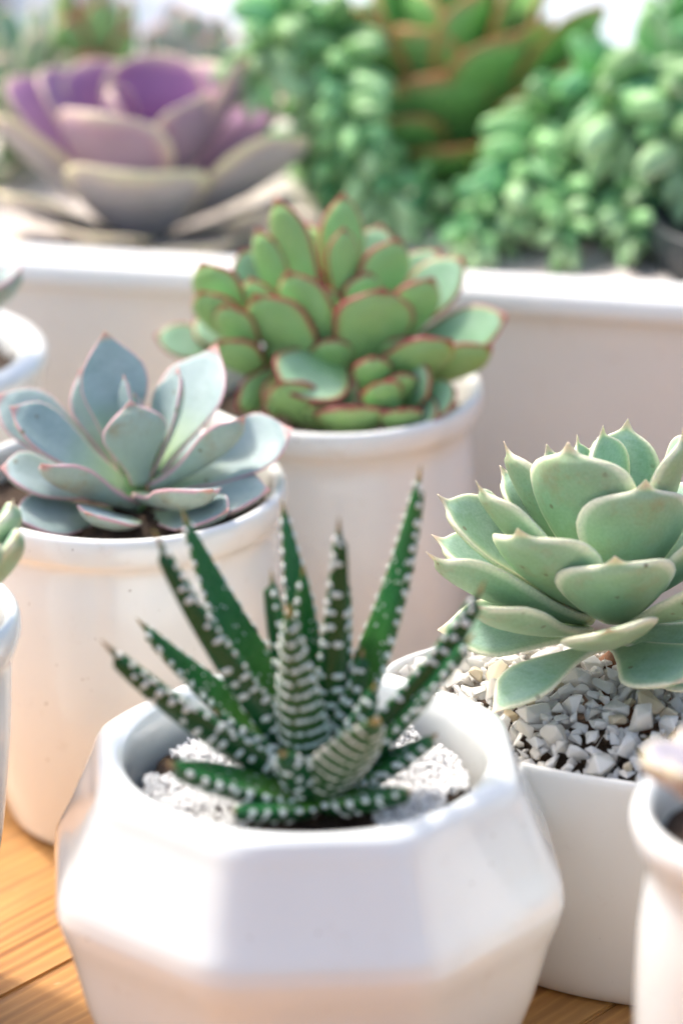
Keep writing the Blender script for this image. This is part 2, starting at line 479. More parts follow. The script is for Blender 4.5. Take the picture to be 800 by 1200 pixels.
# leaves in mm from the plant: base xyz, tip xyz, width, bend, roll, cup, thickness (outline)
TAB = {
    'B': [
        (-0.1, 3, 5.4, -5.8, 13, 41.5, 18.6, 0.06, 0, 0.25, 3.2),
        (5.9, 4, 5.9, 22.3, 20, 35.1, 24.2, 0.1, 0, 0.22, 3.4),
        (5.1, 2, 6.7, 12.9, 7, 33.9, 13.8, 0.1, 0, 0.35, 2.8),
        (3.2, -3, 6.4, 1.1, -5, 29.2, 17.3, 0.02, 8, -0.1, 3.2),
        (1.8, 1, 9.6, -0.7, 3, 33.5, 6.5, 0, 70, 0.2, 2),
        (4.8, 1, 8.9, 5.4, 2.5, 25.7, 7.8, 0.05, 0, 0.4, 2),
        (3, 2, 9.3, 1.9, 5, 27.7, 6.5, 0.05, 0, 0.3, 2),
        (0.1, -2, 4.6, -28.9, -5, 27.8, 15.1, 0.06, 38, 0.25, 3.4, 'long'),
        (-0.5, 2, 5.3, -33.8, 10, 25.4, 16.9, 0.06, 32, 0.2, 3.4, 'long'),
        (-2.1, -2, 2.7, -31.3, -12, 14.1, 16, 0.06, 25, 0.2, 3.2, 'long'),
        (1.8, -4, 1.2, -20.2, -24, 19.9, 14.3, 0.05, -14, 0.25, 3.6, 'long'),
        (3.5, -6, 4.3, 22.4, -32, 16.3, 18.2, 0.1, -12, 0.2, 3.6, 'spoon'),
        (6.1, -2, 5, 30.1, -8, 26.4, 12.6, 0.14, -32, 0.35, 3, 'long'),
        (6.5, -1, 4.2, 41.7, 2, 19.2, 19.9, 0.08, 28, 0.2, 3.4, 'long'),
        (7.6, -3, 1.2, 36.3, -16, 9.7, 17.3, 0.06, 18, 0.1, 3.2),
        (5.5, -5, -1.9, 26.2, -30, 9.8, 16, 0.05, 20, 0.1, 3),
        (4.4, -6, -2.8, -9.1, -31, 9.8, 15.6, 0.05, 16, 0.1, 3.2),
        (-2.1, -4, -1.3, -27.9, -22, 4.8, 16, 0.04, 22, 0.1, 3.2),
        (-1, 3, 5.4, -12.5, 18, 29.4, 15.1, 0.06, 0, 0.2, 3),
        (5.9, 4, 5, 15.5, 26, 10.5, 18.2, 0.06, 0, 0.2, 3),
    ],
    'R': [
        (-4.5, -3, 26, -12.9, -9, 63.8, 27.8, 0.1, -28, 0.3, 3.4),
        (0.2, -4, 22.5, 4.9, -15, 56.8, 27.8, 0.12, -4, 0.3, 3.5),
        (-6.4, -4, 19.8, -24.9, -23, 47.9, 29, 0.13, -16, 0.3, 3.7),
        (-0.4, -6, 18, -2.8, -30, 43.8, 28.6, 0.16, -8, 0.28, 3.7),
        (-1.5, -6, 14.1, -4.8, -43, 31.2, 23.7, 0.1, -17, 0.18, 3.5),
        (-7.9, -4, 14.1, -36.1, -29, 31.6, 19.6, 0.1, -18, 0.25, 3.5, 'spoon'),
        (-6.6, -2, 15.9, -45.7, -12, 37.4, 20.4, 0.13, -26, 0.35, 3.5),
        (-6.2, -0, 18.1, -44.2, 4, 35.3, 19.6, 0.12, 10, 0.3, 3.3),
        (-6.1, 1, 19.2, -42.9, 2, 46.4, 19.6, 0.12, 18, 0.3, 3.3),
        (-5.3, -1, 22.5, -34.2, -7, 53.4, 21.3, 0.12, -12, 0.35, 3.4),
        (-5, 2, 23.4, -27.2, 7, 57.9, 17.2, 0.1, -38, 0.35, 3.1),
        (-4.4, 4, 21.3, -27.8, 16, 48.3, 20.4, 0.1, 0, 0.3, 3.1),
        (-3.5, 1, 26.9, -10.1, 4, 60.7, 12.3, 0.06, 0, 0.3, 3),
        (-2.2, 1, 25.6, -4.1, 3, 63.3, 18, 0.08, 0, 0.3, 3),
        (-1.3, 3, 23.9, 2.3, 13, 61.2, 18.4, 0.1, 0, 0.25, 3),
        (0.4, 0, 23.8, 14.5, -2, 65.4, 24.9, 0.1, -6, 0.3, 3.4),
        (0.9, -5, 14.5, 26.8, -22, 10.1, 26.2, -0.03, 22, 0.1, 3.5, 'spoon'),
        (1.4, -3, 16.3, 30.5, -22, 36.2, 23.7, 0.12, -10, 0.25, 3.5),
        (1, -2, 19.8, 27.9, -9, 46.3, 24.5, 0.12, -10, 0.3, 3.5),
        (-5, -5, 10.1, -30.5, -30, 4.1, 14.7, -0.12, 4, 0.12, 3, 'spoon'),
        (-6.6, -2, 12.8, -42.8, -6, 14.9, 18.8, 0.02, 26, 0.15, 3.4, 'spoon'),
        (-3.6, 5, 23, -16.4, 22, 51.4, 18.4, 0.1, 0, 0.2, 3.1),
        (-2.4, 5, 23, -3.9, 26, 51.6, 18.4, 0.1, 0, 0.2, 3.1),
        (0.7, 3, 19.5, 21.9, 12, 46.6, 22.5, 0.1, 0, 0.2, 3.3),
        (1.1, -2, 13.9, 35.9, -2, 17.2, 22.5, 0.08, 20, 0.15, 3.3),
        (-0.2, -5, 11.4, 13.3, -36, 14.7, 20.4, 0, 18, 0.1, 3.3, 'spoon'),
        (-3.1, 0, 26.9, -7.3, -1, 51.7, 12.3, 0.06, 0, 0.35, 2.8),
    ],
    'G': [
        (-3.4, 0, 21.4, -15.5, 3, 57.2, 12.3, 0.06, 900, 0.18, 2.9),
        (1.1, 2, 21.9, 2.1, 8, 56.6, 12.3, 0.02, 900, 0.18, 2.9),
        (2.1, 0, 25, 2, -1, 50.1, 9.6, 0.03, 900, 0.18, 2.9),
        (5.7, 0, 21.4, 16.9, 3, 45.7, 16, 0.08, 900, 0.16, 3.3),
        (5.7, -5, 10.9, 12.5, -15, 38.1, 22.3, 0.12, 900, 0.16, 3.3),
        (1.1, -4, 13.2, -12.7, -9, 40.7, 14.6, 0.05, 900, 0.16, 3.3),
        (-3.4, -4, 9.6, -21.2, -13, 35.7, 17.8, 0.08, 900, 0.16, 3.3),
        (9.8, -1, 14.5, 25.8, -5, 37.5, 16, 0.12, 900, 0.16, 3.3),
        (11.8, 1, 17.4, 34, 8, 38.5, 15, 0.06, 901, 0.16, 3.3),
        (10.7, 4, 20, 27.8, 16, 38.2, 14.1, 0.08, 901, 0.16, 3.3),
        (13, 0, 11.7, 45.3, -6, 27.1, 14.6, 0.1, 901, 0.16, 3.3),
        (7.3, -6, 10.3, 30.7, -22, 26.2, 15, 0.14, 900, 0.16, 3.3),
        (15.6, -5, 7.6, 41.2, -16, 22.4, 13.2, 0.12, 900, 0.18, 2.9),
        (0.7, -6, 16.1, -11.3, -29, 13.1, 21.9, -0.04, 901, 0.16, 3.3),
        (4.3, 0, 19, 8.8, -3, 38.4, 11.4, 0.06, 900, 0.18, 2.9),
        (-1.1, 4, 21.2, -7.5, 14, 46.5, 13.2, 0.05, 900, 0.18, 2.9),
        (6.1, 4, 21.2, 12.1, 16, 45.4, 14.1, 0.05, 901, 0.16, 3.3),
        (-10.2, 1, 21, -20.5, 4, 48.2, 10, 0.06, 900, 0.18, 2.9),
        (-22.9, 0, 19, -35.3, -2, 40.9, 15, 0.1, 900, 0.16, 3.3),
        (-23.3, -2, 16.6, -35.5, -10, 35.6, 13.7, 0.1, 900, 0.18, 2.9),
        (-20.6, -5, 13.6, -29.2, -14, 33.3, 11.9, 0.1, 900, 0.18, 2.9),
        (-16.1, -1, 15.7, -22.2, -4, 37.1, 12.3, 0.08, 900, 0.18, 2.9),
        (-18.3, -6, 10.3, -30.7, -18, 24.7, 13.7, 0.1, 900, 0.18, 2.9),
        (-25.2, 1, 13.8, -48.2, 3, 18.4, 10.5, 0.03, 901, 0.18, 2.9),
        (-9.7, -6, 13.9, -26.2, -20, 6.2, 10.5, 0, 900, 0.18, 2.9),
        (-9.2, -8, 13.5, -18.5, -24, 6.5, 10.9, 0, 900, 0.18, 2.9),
        (-16.1, 3, 20.3, -24.7, 9, 40.8, 13.2, 0.06, 901, 0.18, 2.9),
        (-23.4, 1, 15, -37.5, 6, 22.4, 11.9, 0.05, 901, 0.18, 2.9),
        (-3.4, -15, -1.2, -14.8, -28, 17, 14.6, 0.08, 900, 0.16, 3.3),
        (4.3, -19, -1.2, 4.3, -32, 11.9, 20.1, 0.14, 900, 0.16, 3.3),
        (9.5, -15, 6.5, 9.8, -23, 22.1, 10.9, 0.06, 900, 0.18, 2.9),
        (15.5, -20, 5, 10, -28, 16.6, 10.9, 0.08, 900, 0.18, 2.9),
        (17.8, -16, 4.4, 24.3, -22, 18.4, 11.9, 0.06, 901, 0.18, 2.9),
        (18.2, -18, 3.5, 31.7, -24, 12.7, 11.9, 0.06, 901, 0.18, 2.9),
        (16.4, -22, 1, 17.1, -31, 10.6, 12.3, 0.1, 900, 0.18, 2.9),
        (16.9, -17, 6.3, 17.2, -24, 17.9, 8.7, 0.04, 900, 0.18, 2.9),
        (18.7, -20, 1.6, 26.8, -27, 8.1, 10.9, 0.06, 901, 0.18, 2.9),
        (-1.8, 2, 17.1, -10.8, 6, 39.6, 12.3, 0.05, 900, 0.18, 2.9),
        (-0.2, 0, 15.4, -5.2, -2, 35.2, 12.3, 0.05, 900, 0.18, 2.9),
        (0.7, -6, 8.9, -1.5, -14, 23.8, 12.3, 0.06, 900, 0.18, 2.9),
        (9.8, -2, 12.5, 18.2, -6, 30, 14.6, 0.08, 900, 0.16, 3.3),
        (-8.6, -3, 6.8, -15.9, -9, 21.5, 14.6, 0.06, 900, 0.16, 3.3),
        (12.9, -4, 8.4, 20, -11, 23.2, 14.6, 0.08, 900, 0.16, 3.3),
        (-1.6, -16, -1.6, -4.6, -26, 10.6, 13.7, 0.08, 900, 0.18, 2.9),
        (3.4, 2, 20.7, 6.1, 8, 39, 12.8, 0.05, 900, 0.18, 2.9),
    ],
    'P': [
        (-1.9, -6, -3.8, -2.2, -32, 26.1, 42, 0.08, 0, 0.3, 3.6),
        (-3.2, -3, 0.1, -13.5, -17, 39, 40.8, 0.09, -6, 0.3, 3.6),
        (4.2, -1, 4.7, 16.6, -7, 41.1, 31.4, 0.09, -8, 0.35, 3.6),
        (1.6, 3, 6.7, 3.7, 16, 47, 32.1, 0.08, 0, 0.35, 3.6),
        (-3.3, 2, 6.3, -30.6, 11, 43.3, 25.7, 0.08, 0, 0.3, 3.6),
        (-1.2, 0, 10.8, -10, 1, 40.7, 20.5, 0.08, 0, 0.4, 3.2),
        (4.2, 1, 9.2, 29.6, 6, 49.4, 23.5, 0.08, -16, 0.3, 3.6),
        (7.9, -3, 1.9, 45.4, -19, 32.1, 29.9, 0.08, -22, 0.3, 3.6),
        (-8.1, -2, 3.2, -43.9, -6, 35.2, 27.9, 0.06, -14, 0.3, 3.6),
        (-8.1, -4, -2.1, -40.9, -22, 15.9, 25.7, 0.03, -10, 0.2, 3.6),
        (-3.1, -7, -5.5, -13.9, -40, 9.6, 27.9, 0.02, 0, 0.15, 3.2),
        (7.9, -4, -2.1, 41.5, -24, 13.5, 25.7, 0.03, 0, 0.15, 3.6),
        (4.3, -7, -5.5, 17.6, -39, 5.8, 27.9, 0.02, 0, 0.15, 3.2),
        (-0.9, 4, 6.4, -19, 24, 42.1, 27.9, 0.06, 0, 0.2, 3.6),
        (2.8, 4, 6.4, 18.7, 24, 41.6, 27.9, 0.06, 0, 0.2, 3.6),
        (-5.6, -6, -5.4, -35.7, -32, 4.4, 23.5, 0.02, 0, 0.1, 3.2),
        (5.3, 3, 4.6, 38.7, 16, 34.2, 25.7, 0.06, 0, 0.2, 3.6),
        (-5.8, 3, 4.6, -40.5, 18, 38.7, 25.7, 0.06, 0, 0.2, 3.6),
        (1.8, 0, 9.5, 7.1, -2, 34.5, 19.3, 0.06, 0, 0.35, 3.2),
    ],
    'A': [
        (3.7, -4, 3.2, -3.2, -24, 38.6, 38.2, 0.06, -6, 0.15, 4.2),
        (8.8, -3, 6.9, 21.6, -20, 50.3, 38.2, 0.06, -10, 0.15, 4.2),
        (2.5, -2, 9.2, -10.6, -12, 50.1, 35.7, 0.05, -10, 0.15, 4.2),
        (5.5, -1, 12.9, 9.9, -6, 58.7, 35.7, 0.05, 0, 0.15, 4.2),
        (11.4, -4, 1.9, 38.4, -26, 36.1, 33.1, 0.05, -20, 0.2, 4.2),
        (5, -6, -2.8, 5.3, -38, 21.3, 33.1, 0.06, 0, 0.2, 4.2),
        (-1.3, -1, 10.2, -30, -8, 55.7, 33.1, 0.05, -20, 0.2, 4.2),
        (10.1, -1, 10.2, 48, -10, 56.2, 33.1, 0.05, -20, 0.2, 4.2),
        (2.5, 1, 14.9, -18, 4, 61.1, 33.1, 0.05, 0, 0.2, 4.2),
        (8.9, 2, 14.6, 32.3, 6, 63.2, 33.1, 0.05, 0, 0.2, 4.2),
        (5, 2, 14.6, 2.2, 10, 66, 33.1, 0.05, 0, 0.2, 4.2),
        (8.8, -6, -4.1, 27.6, -38, 16.6, 30.6, 0.05, -14, 0.2, 4.2),
        (-1.3, -3, 2.9, -26.8, -20, 35.6, 30.6, 0.05, -20, 0.2, 4.2),
        (11.4, -2, 3.9, 51.7, -16, 43.5, 30.6, 0.05, -20, 0.2, 4.2),
        (1.2, -4, 0, -18.1, -30, 27, 30.6, 0.05, -14, 0.2, 4.2),
        (5.5, -2, 7.9, 8.1, -16, 40.9, 30.6, 0.05, 0, 0.2, 4.2),
        (9.6, -1, 8.9, 31.9, -10, 52.1, 30.6, 0.05, -10, 0.2, 4.2),
        (3.8, 1, 12.3, -5.5, -2, 60.2, 30.6, 0.05, 0, 0.2, 4.2),
        (7.6, 1, 12.3, 22, -2, 61.5, 30.6, 0.05, 0, 0.2, 4.2),
    ],
    'Z': [
        (-3.2, -4, 11.2, -46.8, -10, 46.9, 10.4, 0.07, -20, 0.15, 5, None, 0),
        (-4, 1, 12.7, -39.7, 4, 46.1, 10.4, 0.07, 20, 0.25, 4.4, None, 0),
        (-3.6, -1, 15.7, -35.2, -4, 70.8, 9.5, 0.06, -30, 0.15, 4.6, None, 0),
        (-3.6, 3, 14.9, -29.4, 9, 70.2, 12, 0.1, 30, 0.25, 4.4, None, 0),
        (1.2, 4, 15.5, -7.3, 14, 70.8, 8.9, -0.04, 20, 0.2, 4.2, None, 0),
        (2.6, -1, 15.7, 5.4, -2, 72.8, 9.5, 0.02, -20, 0.15, 4.6, None, 0),
        (4.5, 2, 14.3, 23.5, 8, 81.2, 10, 0.11, 24, 0.2, 4.6, None, 0),
        (5, -2, 11.6, 37.6, -5, 59, 9.8, 0.07, -24, 0.15, 4.8, None, 0),
        (5, -3, 10.3, 35.3, -9, 48.3, 10.8, 0.03, 28, 0.2, 4.6, None, 0),
        (-1.6, -6, 12.2, -5.6, -12, 56.3, 12.9, 0.03, -6, 0.15, 4.6, None, 1),
        (1, -10, 9, 14, -25, 35.2, 14.7, 0.03, -8, 0.18, 3.8, 'stub', 1),
        (-3.5, -9, 8.6, -32.6, -22, 22.9, 12, 0.05, 14, 0.2, 4.6, 'stub', 0),
        (2.6, -11, 8.2, 21.7, -27, 18.4, 8.9, 0.03, 14, 0.2, 4.4, None, 0),
        (5.6, -4, 8.3, 27.4, -9, 23.9, 9.5, 0.05, 20, 0.2, 4.4, None, 0),
        (3.1, 3, 16, 7, 10, 55.2, 9.8, 0.02, 0, 0.2, 4.2, None, 0),
        (-0.7, -0, 15.3, -9.5, 2, 58.5, 10, 0.04, 0, 0.2, 4.4, None, 0),
        (3.7, -5, 12.3, 13.5, -14, 38.4, 9.5, 0.06, -10, 0.2, 4.8, None, 0),
        (-1.6, -12, 7.9, -18.4, -26, 13, 8.9, 0.03, 10, 0.2, 4.2, None, 0),
        (-2.4, -3, 11.4, -22.4, -9, 29.9, 9.6, 0.06, -16, 0.2, 4.4, None, 0),
        (5, 1, 11.6, 19.4, 4, 24, 9.6, 0.06, 16, 0.2, 4.4, None, 0),
        (-0.7, 3, 11.8, -13.2, 9, 32.3, 9.6, 0.06, 10, 0.2, 4.4, None, 0),
        (0.6, 1, 14.8, -2.5, 4, 59.3, 10, 0.05, 0, 0.2, 4.4, None, 0),
        (-1.2, -10, 10.5, -7.1, -22, 25.6, 10, 0.05, -10, 0.2, 4.4, 'stub', 0),
        (3.1, -1, 13.6, 10.7, -4, 42.2, 9.6, 0.06, -12, 0.2, 4.4, None, 0),
    ],
    'L': [
        (25.5, -1, 11.9, 37.5, -6, 36.1, 13.8, 0.1, 0, 0.3, 4.2),
        (25.6, -3, 10.6, 39.4, -18, 33.3, 11.9, 0.08, 10, 0.2, 4),
        (24.4, -0, 11.5, 28.1, 2, 38.2, 15.8, 0.1, 0, 0.3, 4),
        (24.7, -3, 10.6, 24, -20, 38.6, 15.8, 0.1, 0, 0.3, 4),
        (24.7, -4, 10, 34, -28, 33.7, 11.9, 0.06, 0, 0.2, 4),
    ],
    'F': [
        (-8.8, -2, 11, -36, -6, 21.6, 15.2, 0.06, 10, 0.3, 5),
        (-8.5, 2, 11.1, -28.1, 10, 19.3, 14.5, 0.06, 10, 0.3, 5),
        (-9.1, -5, 10.4, -23.8, -30, 18.6, 14.5, 0.1, 0, 0.3, 5),
        (-7.8, 0, 12, -17.2, -5, 38, 16.3, 0.1, 0, 0.3, 5),
        (-8, -3, 10.5, -30.6, -24, 26.4, 14.5, 0.08, 0, 0.3, 5),
        (-6.8, 1, 11.5, 0.2, 5, 29.6, 16.3, 0.1, 0, 0.3, 5),
    ],
    'K': [
        (13.7, -1, 10.3, 34.1, -6, 29.5, 18.2, 0.1, 0, 0.3, 4),
        (11.3, 1, 10.8, 23.2, 4, 33.7, 18.2, 0.1, 0, 0.3, 4),
        (11.6, -3, 8.6, 28.7, -16, 18.8, 13.7, 0.08, 0, 0.2, 4),
        (10.5, -3, 9.8, 11.3, -16, 35.8, 20.5, 0.1, 0, 0.3, 4),
    ],
    'S1': [
        (2.43, 3.79, 6.9, 16.21, 25.24, 11.5, 18, 0.12, 0, 0.3, 4),
        (-4.18, -1.1, 6.9, -27.86, -7.36, 13.32, 17.62, 0.12, 0, 0.3, 4),
        (3.67, -1.93, 6.9, 24.47, -12.84, 15.13, 17.24, 0.12, 0, 0.3, 4),
        (-1.35, 3.73, 6.9, -8.97, 24.88, 16.95, 16.86, 0.12, 0, 0.3, 4),
        (-1.46, -3.5, 6.9, -9.74, -23.31, 18.76, 16.48, 0.12, 0, 0.3, 4),
        (3.28, 1.52, 6.9, 21.85, 10.11, 20.58, 16.11, 0.12, 0, 0.3, 4),
        (-3.27, 1.04, 6.9, -21.82, 6.95, 22.39, 15.73, 0.12, 0, 0.3, 4),
        (1.62, -2.82, 6.9, 10.81, -18.83, 24.21, 15.35, 0.12, 0, 0.3, 4),
        (0.67, 3, 6.9, 4.49, 20.03, 26.03, 14.97, 0.12, 0, 0.3, 4),
        (-2.38, -1.66, 6.9, -15.87, -11.06, 27.84, 14.59, 0.12, 0, 0.3, 4),
        (2.7, -0.36, 6.9, 18, -2.41, 29.66, 14.21, 0.12, 0, 0.3, 4),
        (-1.63, 1.95, 6.9, -10.88, 13.03, 31.47, 13.83, 0.12, 0, 0.3, 4),
        (-0.11, -2.37, 6.9, -0.72, -15.77, 33.29, 13.45, 0.12, 0, 0.3, 4),
        (1.55, 1.55, 6.9, 10.35, 10.31, 35.11, 13.07, 0.12, 0, 0.3, 4),
        (-2.01, -0.08, 6.9, -13.41, -0.56, 36.92, 12.69, 0.12, 0, 0.3, 4),
        (1.4, -1.18, 6.9, 9.36, -7.88, 38.74, 12.32, 0.12, 0, 0.3, 4),
        (-0.21, 1.64, 6.9, -1.43, 10.96, 40.55, 11.94, 0.12, 0, 0.3, 4),
        (-0.85, -1.21, 6.9, -5.67, -8.08, 42.37, 11.56, 0.12, 0, 0.3, 4),
        (1.27, 0.28, 6.9, 8.48, 1.87, 44.18, 11.18, 0.12, 0, 0.3, 4),
        (-0.97, 0.56, 6.9, -6.49, 3.76, 46, 10.8, 0.12, 0, 0.3, 4),
    ],
    'S2': [
        (-1.75, 3.82, 7.2, -11.65, 25.46, 12, 17, 0.12, 0, 0.3, 4),
        (-1.24, -3.84, 7.2, -8.27, -25.59, 13.89, 16.64, 0.12, 0, 0.3, 4),
        (3.36, 1.91, 7.2, 22.42, 12.74, 15.79, 16.28, 0.12, 0, 0.3, 4),
        (-3.61, 0.83, 7.2, -24.06, 5.5, 17.68, 15.93, 0.12, 0, 0.3, 4),
        (2.01, -2.91, 7.2, 13.4, -19.4, 19.58, 15.57, 0.12, 0, 0.3, 4),
        (0.46, 3.34, 7.2, 3.08, 22.26, 21.47, 15.21, 0.12, 0, 0.3, 4),
        (-2.47, -2.04, 7.2, -16.46, -13.63, 23.37, 14.85, 0.12, 0, 0.3, 4),
        (3.04, -0.15, 7.2, 20.24, -1.01, 25.26, 14.49, 0.12, 0, 0.3, 4),
        (-2.02, 2.04, 7.2, -13.46, 13.63, 27.16, 14.14, 0.12, 0, 0.3, 4),
        (0.1, -2.71, 7.2, 0.68, -18.04, 29.05, 13.78, 0.12, 0, 0.3, 4),
        (1.65, 1.94, 7.2, 10.97, 12.92, 30.95, 13.42, 0.12, 0, 0.3, 4),
        (-2.36, -0.3, 7.2, -15.72, -1.98, 32.84, 13.06, 0.12, 0, 0.3, 4),
        (1.8, -1.28, 7.2, 12.02, -8.52, 34.74, 12.71, 0.12, 0, 0.3, 4),
        (-0.43, 2, 7.2, -2.88, 13.32, 36.63, 12.35, 0.12, 0, 0.3, 4),
        (-0.95, -1.62, 7.2, -6.32, -10.81, 38.53, 11.99, 0.12, 0, 0.3, 4),
        (1.64, 0.51, 7.2, 10.91, 3.38, 40.42, 11.63, 0.12, 0, 0.3, 4),
        (-1.4, 0.66, 7.2, -9.33, 4.41, 42.32, 11.27, 0.12, 0, 0.3, 4),
        (0.52, -1.28, 7.2, 3.48, -8.53, 44.21, 10.92, 0.12, 0, 0.3, 4),
        (0.42, 1.14, 7.2, 2.81, 7.6, 46.11, 10.56, 0.12, 0, 0.3, 4),
        (-0.93, -0.48, 7.2, -6.22, -3.2, 48, 10.2, 0.12, 0, 0.3, 4),
    ],
    'S3': [
        (-4.16, 0.59, 6, -27.72, 3.95, 10, 17, 0.12, 0, 0.3, 4),
        (2.56, -3.12, 6, 17.07, -20.78, 11.58, 16.64, 0.12, 0, 0.3, 4),
        (0.21, 3.86, 6, 1.39, 25.75, 13.16, 16.28, 0.12, 0, 0.3, 4),
        (-2.64, -2.59, 6, -17.63, -17.27, 14.74, 15.93, 0.12, 0, 0.3, 4),
        (3.53, 0.12, 6, 23.57, 0.79, 16.32, 15.57, 0.12, 0, 0.3, 4),
        (-2.56, 2.19, 6, -17.07, 14.62, 17.89, 15.21, 0.12, 0, 0.3, 4),
        (0.39, -3.18, 6, 2.58, -21.21, 19.47, 14.85, 0.12, 0, 0.3, 4),
        (1.77, 2.47, 6, 11.78, 16.48, 21.05, 14.49, 0.12, 0, 0.3, 4),
        (-2.81, -0.59, 6, -18.74, -3.97, 22.63, 14.14, 0.12, 0, 0.3, 4),
        (2.33, -1.38, 6, 15.55, -9.17, 24.21, 13.78, 0.12, 0, 0.3, 4),
        (-0.74, 2.43, 6, -4.94, 16.21, 25.79, 13.42, 0.12, 0, 0.3, 4),
        (-1.02, -2.14, 6, -6.83, -14.3, 27.37, 13.06, 0.12, 0, 0.3, 4),
        (2.05, 0.83, 6, 13.67, 5.52, 28.95, 12.71, 0.12, 0, 0.3, 4),
        (-1.92, 0.72, 6, -12.77, 4.78, 30.53, 12.35, 0.12, 0, 0.3, 4),
        (0.85, -1.67, 6, 5.69, -11.16, 32.11, 11.99, 0.12, 0, 0.3, 4),
        (0.46, 1.65, 6, 3.05, 11.01, 33.68, 11.63, 0.12, 0, 0.3, 4),
        (-1.31, -0.82, 6, -8.75, -5.47, 35.26, 11.27, 0.12, 0, 0.3, 4),
        (1.36, -0.25, 6, 9.06, -1.68, 36.84, 10.92, 0.12, 0, 0.3, 4),
        (-0.73, 0.97, 6, -4.88, 6.47, 38.42, 10.56, 0.12, 0, 0.3, 4),
        (-0.1, -1.05, 6, -0.67, -6.97, 40, 10.2, 0.12, 0, 0.3, 4),
    ],
    'S4': [
        (-2.55, -2.95, 4.2, -16.99, -19.68, 7, 16, 0.12, 0, 0.3, 4),
        (3.68, 0.43, 4.2, 24.53, 2.88, 8.4, 15.57, 0.12, 0, 0.3, 4),
        (-2.85, 2.05, 4.2, -18.98, 13.69, 9.8, 15.15, 0.12, 0, 0.3, 4),
        (0.67, -3.25, 4.2, 4.48, -21.64, 11.2, 14.72, 0.12, 0, 0.3, 4),
        (1.6, 2.68, 4.2, 10.65, 17.87, 12.6, 14.29, 0.12, 0, 0.3, 4),
        (-2.8, -0.84, 4.2, -18.68, -5.61, 14, 13.87, 0.12, 0, 0.3, 4),
        (2.46, -1.19, 4.2, 16.39, -7.91, 15.4, 13.44, 0.12, 0, 0.3, 4),
        (-0.94, 2.35, 4.2, -6.26, 15.7, 16.8, 13.01, 0.12, 0, 0.3, 4),
        (-0.83, -2.19, 4.2, -5.53, -14.59, 18.2, 12.59, 0.12, 0, 0.3, 4),
        (1.92, 0.97, 4.2, 12.77, 6.44, 19.6, 12.16, 0.12, 0, 0.3, 4),
        (-1.88, 0.53, 4.2, -12.51, 3.53, 21, 11.73, 0.12, 0, 0.3, 4),
        (0.92, -1.49, 4.2, 6.16, -9.95, 22.4, 11.31, 0.12, 0, 0.3, 4),
        (0.29, 1.53, 4.2, 1.94, 10.22, 23.8, 10.88, 0.12, 0, 0.3, 4),
        (-1.09, -0.82, 4.2, -7.29, -5.45, 25.2, 10.45, 0.12, 0, 0.3, 4),
        (1.16, -0.12, 4.2, 7.76, -0.78, 26.6, 10.03, 0.12, 0, 0.3, 4),
        (-0.65, 0.73, 4.2, -4.33, 4.85, 28, 9.6, 0.12, 0, 0.3, 4),
    ],
}
